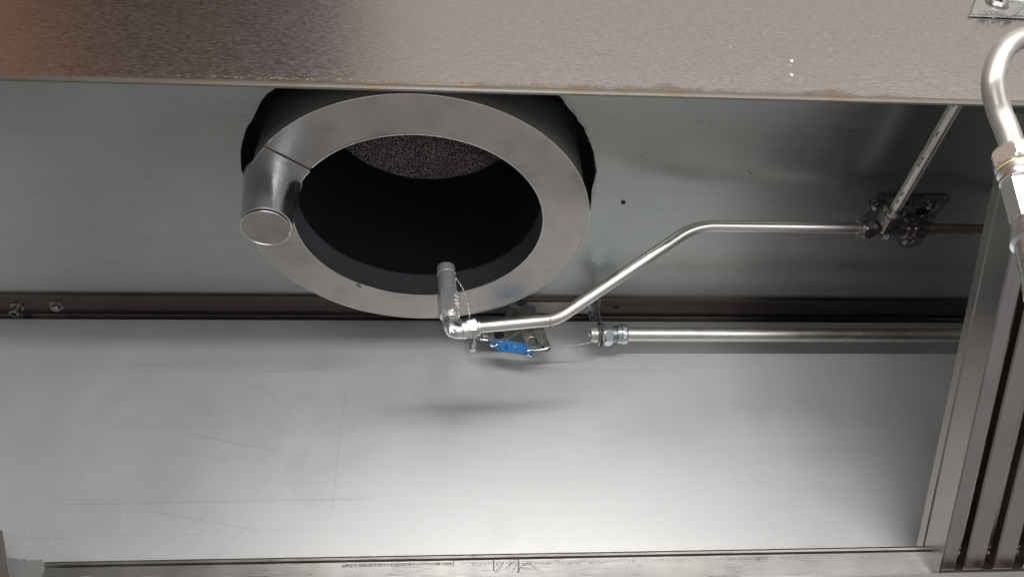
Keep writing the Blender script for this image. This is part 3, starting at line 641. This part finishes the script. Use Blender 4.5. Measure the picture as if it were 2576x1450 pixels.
bm = text_bm('10', 0.009, 0.0002, basis(bs + Vector((-0.004, 0.003, -0.0165)), (1, 0.1, 0), (0, -0.3, -1))); link_mesh('cast_number', bm, m_white, sp)

# ------------------------------------------------------------------ conduit along the back wall
CY = WY - 0.042
cs = U(1578, 840, 1, CY); ce = Vector((XR - 0.01, CY, cs.z + 0.0005))
cd = thing('wall_conduit', cs, 'straight steel conduit along the back wall ending in a ribbed zinc connector', 'conduit')
bm = BM(); tube(bm, [cs + Vector((-0.004, 0, 0)), ce], 0.0098, 32); link_mesh('tube', bm, m_pipe, cd)
bm = BM(); rng = random.Random(9)
x = cs.x + 0.02
while x < 0.70:
    l = rng.uniform(0.003, 0.016); h = rng.uniform(0.6, 1.6); q = Vector((x, CY - 0.0096 * math.cos(0.25), cs.z + 0.0096 * math.sin(0.25) + 0.0002))
    a = 0.62 + rng.uniform(-0.04, 0.04)
    for k in range(2):
        xx = x + k * l * 0.5; tube(bm, [Vector((xx, CY - 0.0099 * math.cos(a), cs.z + 0.0099 * math.sin(a))), Vector((xx + l * 0.4, CY - 0.0099 * math.cos(a + 0.1 * k), cs.z + 0.0099 * math.sin(a + 0.1 * k)))], 0.00035, 5)
    x += l + rng.uniform(0.002, 0.012)
link_mesh('printed_marking', bm, m_ink, cd)
c_ = cs + Vector((-0.0005, 0, 0)); X = Vector((-1, 0, 0))
bm = BM(); lathe(bm, c_, X, [(0, 0.0102), (0.0005, 0.0135), (0.003, 0.0148), (0.0085, 0.0150), (0.0095, 0.0138), (0.0150, 0.0136), (0.0155, 0.0128)], 40)
t = 0.0158; pr = []
while t < 0.0225: pr += [(t, 0.0120), (t + 0.0007, 0.0130)]; t += 0.0014
lathe(bm, c_, X, pr, 36); link_mesh('gland_nut', bm, m_zinc, cd)
bm = BM()
for a in range(5):
    aa = 2.1 + a * 0.17; q = c_ + X * 0.006 + Vector((0, math.cos(aa + 1.2), -math.sin(aa - 1.0))) * 0.0; 
for k in range(6):
    an = -1.9 - k * 0.14; uu = Vector((0, math.sin(an), math.cos(an))); q = c_ + uu * 0.0150
    tube(bm, [q + X * 0.0035, q + X * 0.0080], 0.0005, 6)
link_mesh('grip_ribs', bm, m_zinc, cd)
bm = BM(); hexnut(bm, c_, X, 0.0225, 0.0345, 0.0172, 0.3); link_mesh('hex_body', bm, m_zinc, cd)
bm = BM(); pr = [(0.0345, 0.0118)]; t = 0.0365
while t < 0.0540: pr += [(t, 0.0118), (t + 0.0009, 0.0131)]; t += 0.0019
pr += [(0.0545, 0.0112), (0.0545, 0.0090), (0.048, 0.0088)]
lathe(bm, c_, X, pr, 36, cap=False); link_mesh('threaded_end', bm, m_chrome, cd)
bm = BM(); lathe(bm, c_, X, [(0.049, 0.0088), (0.050, 0.0088)], 24); link_mesh('bore', bm, m_black, cd)
bm = BM(); q = c_ + X * 0.043; lathe(bm, q, X, [(-0.0025, 0.0165), (-0.0022, 0.0172), (0.0002, 0.0172), (0.0006, 0.0160)], 8, 0.2); link_mesh('lock_nut', bm, m_dark, cd)
# hanger strap
hx = c_.x - 0.0385
ht = U(1508, 762, 2, FZ - 0.0015)
hs = thing('hanger_strap', (hx, CY, c_.z), 'flat steel hanger strap from the flange hooked round the conduit connector', 'strap')
bm = BM(); th = 0.0018
ytop = ht.y
prof = [(ytop - 0.006, FZ - 0.002), (ytop + 0.006, FZ - 0.002), (CY + 0.002, c_.z + 0.014), (CY + 0.016, c_.z + 0.002), (CY + 0.014, c_.z - 0.012), (CY + 0.004, c_.z - 0.021), (CY - 0.009, c_.z - 0.020), (CY - 0.016, c_.z - 0.010), (CY - 0.015, c_.z + 0.004), (CY - 0.010, c_.z + 0.016)]
prism(bm, [(hx - 0.001, y, z) for y, z in prof], (th + 0.001, 0, 0), 0.0004); link_mesh('strap', bm, m_galv, hs)
bm = BM(); box(bm, (hx - 0.014, ytop - 0.011, FZ - 0.0035), (hx + 0.008, ytop + 0.010, FZ - 0.0014), 0.0005); link_mesh('foot', bm, m_galv, hs)
# second screw + sleeve on the flange left of the strap, and the doubler strip they hold
hexbolt('hex_bolt', 1481, 770, 'small bolt in the flange just left of the hanger strap', 0.8, m_zinc)
p = U(1489, 786, 2, FZ - 0.0012); t = thing('rivet_nut', p, 'short open threaded sleeve under the flange just left of the hanger strap', 'rivet nut')
bm = BM(); lathe(bm, p, (0, 0, -1), [(0, 0.008), (0.0010, 0.008), (0.0012, 0.0060), (0.0100, 0.0060), (0.0104, 0.0054), (0.0104, 0.0042), (0.003, 0.0040)], 28, cap=False); link_mesh('sleeve', bm, m_galv, t)
bm = BM(); a = U(1040, 760, 2, FZ - 0.002); b_ = U(1500, 762, 2, FZ - 0.002)
box(bm, (a.x, 0.8665, FZ - 0.0036), (b_.x, 0.8935, FZ - 0.0014), 0.0006); tag(link_mesh('doubler_strip', bm, metal('doubler_steel', (0.42, 0.38, 0.36), 0.36, mottle=0.12, mscale=30)), 'brownish steel strip fixed under the flange behind the bent pipe', 'strip')

# ------------------------------------------------------------------ link brackets, fusible link, cable
LY = CY + 0.004
def plate_px(bm, pts, y, th, holes=(), bev=0.0003, tilt=0.0):
    """plate drawn in the plane y (leaning by tilt), with round holes cut by triangulated bridging"""
    P = [U(a, b_, 1, y) for a, b_ in pts]
    vs = [bm.verts.new(p) for p in P]; es = [bm.edges.new((vs[i], vs[(i + 1) % len(vs)])) for i in range(len(vs))]
    loops = [vs]
    for hx_, hy_, rx, ry in holes:
        H = [bm.verts.new(U(hx_ + rx * math.cos(2 * math.pi * k / 24), hy_ + ry * math.sin(2 * math.pi * k / 24), 1, y)) for k in range(24)]
        es += [bm.edges.new((H[i], H[(i + 1) % 24])) for i in range(24)]; loops.append(H)
    r_ = bmesh.ops.triangle_fill(bm, use_beauty=True, use_dissolve=False, edges=es)
    fs = [g for g in r_['geom'] if isinstance(g, bmesh.types.BMFace)]
    ex_ = bmesh.ops.extrude_face_region(bm, geom=fs)
    bmesh.ops.translate(bm, verts=[g for g in ex_['geom'] if isinstance(g, bmesh.types.BMVert)], vec=(0, th, 0))
def capsule(x0, y0, x1, y1, w, n=8, w1=None):
    w1 = w1 or w; a = math.atan2(y1 - y0, x1 - x0); out = []
    for k in range(n + 1):
        t = a + math.pi / 2 + math.pi * k / n; out.append((x0 + w * math.cos(t), y0 + w * math.sin(t)))
    for k in range(n + 1):
        t = a - math.pi / 2 + math.pi * k / n; out.append((x1 + w1 * math.cos(t), y1 + w1 * math.sin(t)))
    return out
lb = thing('lever_arm', U(1340, 840, 1, LY), 'grey steel lever arm with a round hole behind the blue link', 'lever')
bm = BM(); plate_px(bm, [(1330, 800)] + [(1358, 797)] + [(1384, 868), (1386, 876), (1381, 882), (1370, 883), (1358, 880), (1345, 872)] + [(1322, 826), (1312, 800)], LY, 0.002, holes=((1335, 860, 0.1, 0.1),)[:0]); link_mesh('arm', bm, m_galv, lb)
bm = BM(); plate_px(bm, [(1300, 770), (1345, 768), (1357, 805), (1379, 875), (1372, 881), (1340, 885), (1325, 868), (1308, 826)], LY - 0.0035, 0.0016, holes=((1338, 860, 13, 12), (1367, 874, 6, 5))); link_mesh('arm_plate', bm, m_galv, lb)
bm = BM(); pts = [U(1338 + 14 * math.cos(2 * math.pi * k / 32), 860 + 13 * math.sin(2 * math.pi * k / 32), 1, LY - 0.0038) for k in range(33)]; tube(bm, pts, 0.0006, 6); link_mesh('hole_rim', bm, m_bare, lb)
bm = BM(); tube(bm, [U(x, y, 1, LY - 0.0042) for x, y in ((1325, 800), (1336, 830), (1352, 858), (1362, 868))], 0.0007, 6); link_mesh('fold_line', bm, m_dark, lb)
pb = thing('pivot_bracket', U(1270, 840, 1, LY), 'grey steel pivot bracket with a dark round hole just right of the union nut', 'bracket')
bm = BM(); plate_px(bm, [(1195, 795), (1330, 795), (1316, 826), (1290, 848), (1270, 858), (1235, 855), (1210, 852), (1202, 845), (1196, 830)], LY + 0.004, 0.002, holes=((1255, 843, 13, 9.5),)); link_mesh('web', bm, m_galv, pb)
bm = BM(); lathe(bm, U(1257, 843, 1, LY + 0.0062), (0, 1, 0), [(0, 0.010), (0.0005, 0.010)], 24); link_mesh('hole_backing', bm, m_black, pb)
bm = BM(); tube(bm, [U(x, y, 1, LY) for x, y in ((1196, 840), (1202, 849), (1212, 854), (1228, 855))], [0.0012, 0.0022, 0.0022, 0.0014], 10); link_mesh('curled_foot', bm, m_zinc, pb)
bm = BM(); plate_px(bm, [(1212, 833), (1226, 833), (1228, 846), (1214, 846)], LY - 0.002, 0.002); link_mesh('stamped_tab', bm, m_zinc, pb)
# spring steel arm behind, going up to the flange
bm = BM(); plate_px(bm, [(1283, 766), (1322, 764), (1334, 800), (1290, 806), (1268, 800)], LY + 0.008, 0.002); link_mesh('upper_web', bm, m_galv, pb)
# curved prong below the union nut
pg = thing('hook_prong', U(1190, 870, 1, EY + 0.02), 'small curved bright prong hanging below the union nut', 'prong')
bm = BM(); tube(bm, [U(x, y, 1, EY + 0.02) for x, y in ((1191, 842), (1191, 856), (1190, 870), (1189, 881))], [0.0040, 0.0044, 0.0044, 0.0036], 16); link_mesh('prong', bm, m_chrome, pg)
bm = BM(); tube(bm, [U(x, y, 1, EY + 0.0155) for x, y in ((1188, 852), (1188, 866), (1187, 878))], [0.0014, 0.0020, 0.0012], 10); link_mesh('groove', bm, m_dark, pg)
# fusible link
KY = LY - 0.012
fl = thing('fusible_link', U(1288, 873, 1, KY), 'bright blue painted metal fusible link slung between two wire hooks', 'fusible link')
outline = [(1233, 862), (1236, 857), (1242, 855), (1252, 855), (1290, 860), (1318, 865), (1333, 871), (1341, 877), (1344, 884), (1341, 891), (1333, 893), (1318, 890), (1312, 889), (1262, 881), (1250, 877), (1238, 871)]
bm = BM(); plate_px(bm, outline, KY, 0.0016, holes=((1248, 865, 8, 4.5), (1329, 884, 8.5, 4.8))); link_mesh('lower_leaf', bm, m_blue, fl)
outline2 = [(1240, 854), (1252, 853.5), (1290, 858), (1312, 863), (1322, 867), (1314, 869), (1313, 888), (1262, 880), (1256, 871), (1246, 859)]
bm = BM(); plate_px(bm, outline2, KY - 0.0022, 0.0014); link_mesh('upper_leaf', bm, m_blue, fl)
for cx, cy, rx, ry in ((1248, 865, 9.5, 6), (1329, 884, 10, 6.3)):
    bm = BM(); tube(bm, [U(cx + rx * math.cos(2 * math.pi * k / 32), cy + ry * math.sin(2 * math.pi * k / 32), 1, KY - 0.0008) for k in range(33)], 0.0007, 8); link_mesh('eyelet', bm, m_blue, fl)
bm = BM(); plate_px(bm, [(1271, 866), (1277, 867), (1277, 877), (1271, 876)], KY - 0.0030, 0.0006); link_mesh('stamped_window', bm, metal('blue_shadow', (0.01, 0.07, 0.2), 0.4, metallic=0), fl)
bm = BM(); plate_px(bm, [(1293, 869), (1298, 870), (1298, 872), (1294, 871)], KY - 0.0030, 0.0006); link_mesh('nick', bm, m_white, fl)
for lbl, pp in (('wire hook in the left eye of the blue link', [(1262, 856), (1258, 861), (1250, 867), (1241, 871), (1234, 869), (1232, 864), (1236, 861)]), ('wire hook in the right eye of the blue link', [(1378, 876), (1355, 880), (1332, 880), (1325, 884), (1326, 892), (1334, 896), (1342, 894)])):
    P = [U(x, y, 1, KY - 0.004 + 0.002 * (i % 2)) for i, (x, y) in enumerate(pp)]
    Q = []
    for i in range(len(P) - 1):
        for k in range(5): Q.append(P[i].lerp(P[i + 1], k / 5))
    Q.append(P[-1])
    for _ in range(4): Q = [Q[0]] + [(Q[i - 1] + Q[i] * 2 + Q[i + 1]) / 4 for i in range(1, len(Q) - 1)] + [Q[-1]]
    bm = BM(); tube(bm, Q, 0.0013, 10); tag(link_mesh('wire_hook', bm, m_zinc), lbl, 'wire hook', 'wire hooks holding the blue link')
# detection cable
cp = [U(1502, 857, 1, CY - 0.002), U(1440, 868, 1, CY - 0.008), U(1370, 873, 1, LY - 0.006)]
bm = BM(); twisted(bm, bez(cp[0], cp[1] + Vector((0.01, 0, 0)), cp[1] - Vector((0.01, 0, 0.0005)), cp[2], 160), 0.0010, 42)
tag(link_mesh('release_cable', bm, m_cable), 'thin twisted steel cable from the conduit end to the lever arm', 'cable')
bm = BM(); tube(bm, [U(1318, 826, 1, LY - 0.004), U(1268, 856, 1, KY - 0.004)], 0.0009, 8); tag(link_mesh('wire_strut', bm, m_cable), 'thin straight wire slanting down to the left eye of the blue link', 'wire')

# ------------------------------------------------------------------ baffle filter on the right
E0 = U(2371, 1408, 1, 0.85); T0 = U(2566, 537, 0, E0.x)
sv = (T0 - E0).normalized(); nv = Vector((0, -sv.z, sv.y))      # slope direction and outward normal
if nv.z > 0: nv = -nv
o_ = E0 - sv * 0.030; Ls = 0.545
bf = thing('baffle_filter', o_, 'long sloping stainless baffle grease filter with deep slats at the right', 'filter')
def sect(pts): return [Vector((x, 0, 0)) - nv * h for x, h in pts]      # x to the right, h into the hood
def sheet(name, pts, mat, parent, th=0.0012, s0=0.0, s1=None):
    """bent sheet of real thickness: the section offset to its inner side and closed"""
    inner = []
    for i, (x, h) in enumerate(pts):
        xa, ha = pts[max(i - 1, 0)]; xb, hb = pts[min(i + 1, len(pts) - 1)]
        dx, dh = xb - xa, hb - ha; l = math.hypot(dx, dh); inner.append((x + th * SIDE * dh / l, h - th * SIDE * dx / l))
    bm = BM(); pr = sect(list(pts) + inner[::-1])
    extrude_profile(bm, pr, o_ + sv * s0, o_ + sv * (Ls if s1 is None else s1), close=True)
    return link_mesh(name, bm, mat, parent, 25)
SIDE = 1
fr_ = sheet('side_frame', [(0.020, 0.0045), (0.0185, 0.0008), (0.016, 0.0), (0.0015, 0.0), (0.0, 0.0015), (0.0, 0.034), (-0.0012, 0.036), (-0.0012, 0.038), (0.0, 0.0395), (0.0, 0.048), (0.012, 0.0485)], m_filter, bf)
SIDE = -1
w_b, gap = 0.0245, 0.0130
x = 0.0165
k = 0
while x < 0.47:
    x0 = x + gap
    sheet('baffle', [(x0 + 0.003, 0.014), (x0, 0.012), (x0, 0.0015), (x0 + 0.0015, 0.0), (x0 + w_b - 0.0015, 0.0), (x0 + w_b, 0.0015), (x0 + w_b, 0.012), (x0 + w_b - 0.003, 0.014)], m_filt_in, bf, 0.001, 0.004, Ls - 0.004)
    xb = x - 0.006
    sheet('rear_baffle', [(xb, 0.028), (xb, 0.044), (xb + gap + 0.012, 0.044), (xb + gap + 0.012, 0.028)], m_filt_in, bf, 0.001, 0.004, Ls - 0.004)
    x = x0 + w_b; k += 1
for s in (-0.001, Ls - 0.0175):
    bm = BM()
    pr = [o_ + sv * s - nv * -0.0008, o_ + sv * s - nv * 0.0490]
    q = [p + Vector((xx, 0, 0)) for xx in (0.0015, 0.50) for p in pr]
    vs = [bm.verts.new(v) for v in (q[0], q[1], q[3], q[2])] + [bm.verts.new(v + sv * 0.018) for v in (q[0], q[1], q[3], q[2])]
    for f in ((0, 1, 2, 3), (4, 7, 6, 5), (0, 4, 5, 1), (1, 5, 6, 2), (2, 6, 7, 3), (3, 7, 4, 0)): bm.faces.new([vs[i] for i in f])
    link_mesh('end_frame', bm, m_filter, bf)
# wire pull handle poking in at the right edge
bm = BM(); q0 = o_ + sv * 0.215 + Vector((0.078, 0, 0)) + nv * 0.001
tube(bm, fillet([q0 + nv * -0.003, q0 + nv * 0.012, q0 + nv * 0.012 + Vector((0.03, 0, 0)) + sv * 0.01, q0 + nv * -0.003 + Vector((0.03, 0, 0)) + sv * 0.01], 0.005, 6), 0.0022, 12); link_mesh('handle', bm, m_chrome, bf)

# ------------------------------------------------------------------ near appliance nozzle pipe, upper right
def D(px, py, dep):
    v = M.transposed() @ Vector((px - 1288.0, -(py - 725.0), -1860.0)); return v * (dep / 1860.0)
an = thing('appliance_pipe', D(2520, 300, 0.50), 'pale curved steel pipe with hex fittings hanging in front of the panel at upper right', 'pipe')
P = [D(2680, 75, 0.53), D(2600, 88, 0.52), D(2545, 108, 0.51), D(2512, 150, 0.505), D(2499, 210, 0.50), D(2512, 275, 0.50), D(2534, 330, 0.495), D(2553, 385, 0.49)]
def smooth(P, n=8):
    out = []
    for i in range(len(P) - 1):
        p0 = P[max(i - 1, 0)]; p1 = P[i]; p2 = P[i + 1]; p3 = P[min(i + 2, len(P) - 1)]
        for k in range(n):
            t = k / n; out.append(0.5 * ((2 * p1) + (p2 - p0) * t + (2 * p0 - 5 * p1 + 4 * p2 - p3) * t * t + (3 * p1 - p0 - 3 * p2 + p3) * t ** 3))
    return out + [P[-1]]
bm = BM(); tube(bm, smooth(P), 0.0074, 32); link_mesh('pipe', bm, metal('satin_pipe', (0.48, 0.455, 0.42), 0.42, metallic=0.75, mottle=0.08, mscale=60), an)
a = D(2551, 380, 0.49); b_ = D(2588, 520, 0.47); dn = (b_ - a).normalized()
bm = BM(); lathe(bm, a, dn, [(-0.001, 0.0085), (0.0002, 0.0128), (0.002, 0.0132)], 32); hexnut(bm, a, dn, 0.002, 0.0125, 0.0150, 0.35); link_mesh('hex_nut', bm, m_nozzle, an)
bm = BM(); lathe(bm, a, dn, [(0.0125, 0.0118), (0.0150, 0.0112), (0.0155, 0.0128), (0.0180, 0.0130), (0.0185, 0.0108), (0.0215, 0.0105), (0.0220, 0.0126), (0.0245, 0.0128), (0.0250, 0.0108)], 32); link_mesh('threaded_coupling', bm, m_chrome, an)
bm = BM(); lathe(bm, a, dn, [(0.0138, 0.0122), (0.0148, 0.0122)], 32); link_mesh('glint_ring', bm, m_yellow_glint, an)  # thin yellow ring paints a glint onto the coupling
bm = BM(); q = a + dn * 0.0245; lathe(bm, q, dn, [(0, 0.0110), (0.002, 0.0125), (0.030, 0.0122), (0.033, 0.0110)], 6, 0.3); link_mesh('adapter', bm, m_nozzle, an)
dn2 = (D(2600, 660, 0.44) - q).normalized()
bm = BM(); lathe(bm, q + dn * 0.030, dn2, [(0, 0.0105), (0.004, 0.0120), (0.020, 0.0135), (0.022, 0.0115), (0.045, 0.0100), (0.062, 0.0100)], 32); link_mesh('nozzle_body', bm, m_chrome, an)

# embossed mounting plate on the front panel
fpY = PY - 0.0022
mp = thing('mounting_plate', U(2520, 20, 1, fpY), 'pale cast plate with raised letters and a big screw at the top right corner', 'mounting plate')
pl = [U(2437, 42, 1, fpY), U(2452, 5, 1, fpY), U(2470, -60, 1, fpY), U(2680, -55, 1, fpY), U(2680, 52, 1, fpY)]
bm = BM(); prism(bm, pl, (0, -0.0045, 0), 0.0010); link_mesh('plate', bm, m_plate, mp)
q = U(2508, 10, 1, fpY - 0.0045)
bm = BM(); lathe(bm, q, (0, -1, 0), [(0, 0.0130), (0.0006, 0.0128), (0.0008, 0.0105)], 36); link_mesh('screw_recess', bm, m_dark, mp)
bm = BM(); lathe(bm, q, (0, -1, 0), [(0, 0.0090), (0.002, 0.0092), (0.004, 0.0078), (0.0048, 0.0050), (0.0040, 0.0040), (0.0030, 0.0)], 36, cap=False); sc = link_mesh('screw', bm, m_chrome, mp)
bm = BM()
for a_ in (0.3, 0.3 + math.pi / 2):
    dd = Vector((math.cos(a_), 0, math.sin(a_))); tube(bm, [q + Vector((0, -0.0046, 0)) - dd * 0.005, q + Vector((0, -0.0046, 0)) + dd * 0.005], 0.0007, 6)
link_mesh('cross_slot', bm, m_black, sc)
bm = text_bm('eprııs', 0.0135, 0.0005, basis(U(2495, 31, 1, fpY - 0.0047), (1, 0, -0.03), (0, -1, 0))); link_mesh('raised_letters', bm, m_plate, mp)
bm = text_bm('o', 0.0055, 0.0004, basis(U(2497, 43, 1, fpY - 0.0047), (1, 0, 0), (0, -1, 0))); link_mesh('raised_letters', bm, m_plate, mp)
bm = BM(); tube(bm, [U(x, y, 1, fpY - 0.0048) for x, y in ((2534, 42), (2552, 36), (2566, 22), (2580, 10))], [0.0012, 0.0022, 0.0022, 0.0018], 10); tube(bm, [U(x, y, 1, fpY - 0.0048) for x, y in ((2535, 4), (2560, 2), (2590, 6))], 0.0020, 10)
link_mesh('raised_rib', bm, m_plate, mp)
# crumbs stuck on the front panel
for px, py, s, lb_ in ((1990, 157, 0.0017, 'upper white crumb stuck on the brushed front panel'), (1990, 192, 0.0016, 'lower white crumb stuck on the brushed front panel'), (1838, 119, 0.0005, 'faint tiny speck left of the two white crumbs')):
    q = U(px, py, 1, PY - 0.0015); bm = BM(); v = bmesh.ops.create_icosphere(bm, subdivisions=2, radius=s)['verts']
    for w_ in v: w_.co = w_.co * (1 + 0.3 * noise.noise(w_.co * 900)) + q + Vector((0, -s * 0.9, 0))
    tag(link_mesh('crumb', bm, m_crumb, None, 60), lb_, 'crumb', 'crumbs on the front panel')
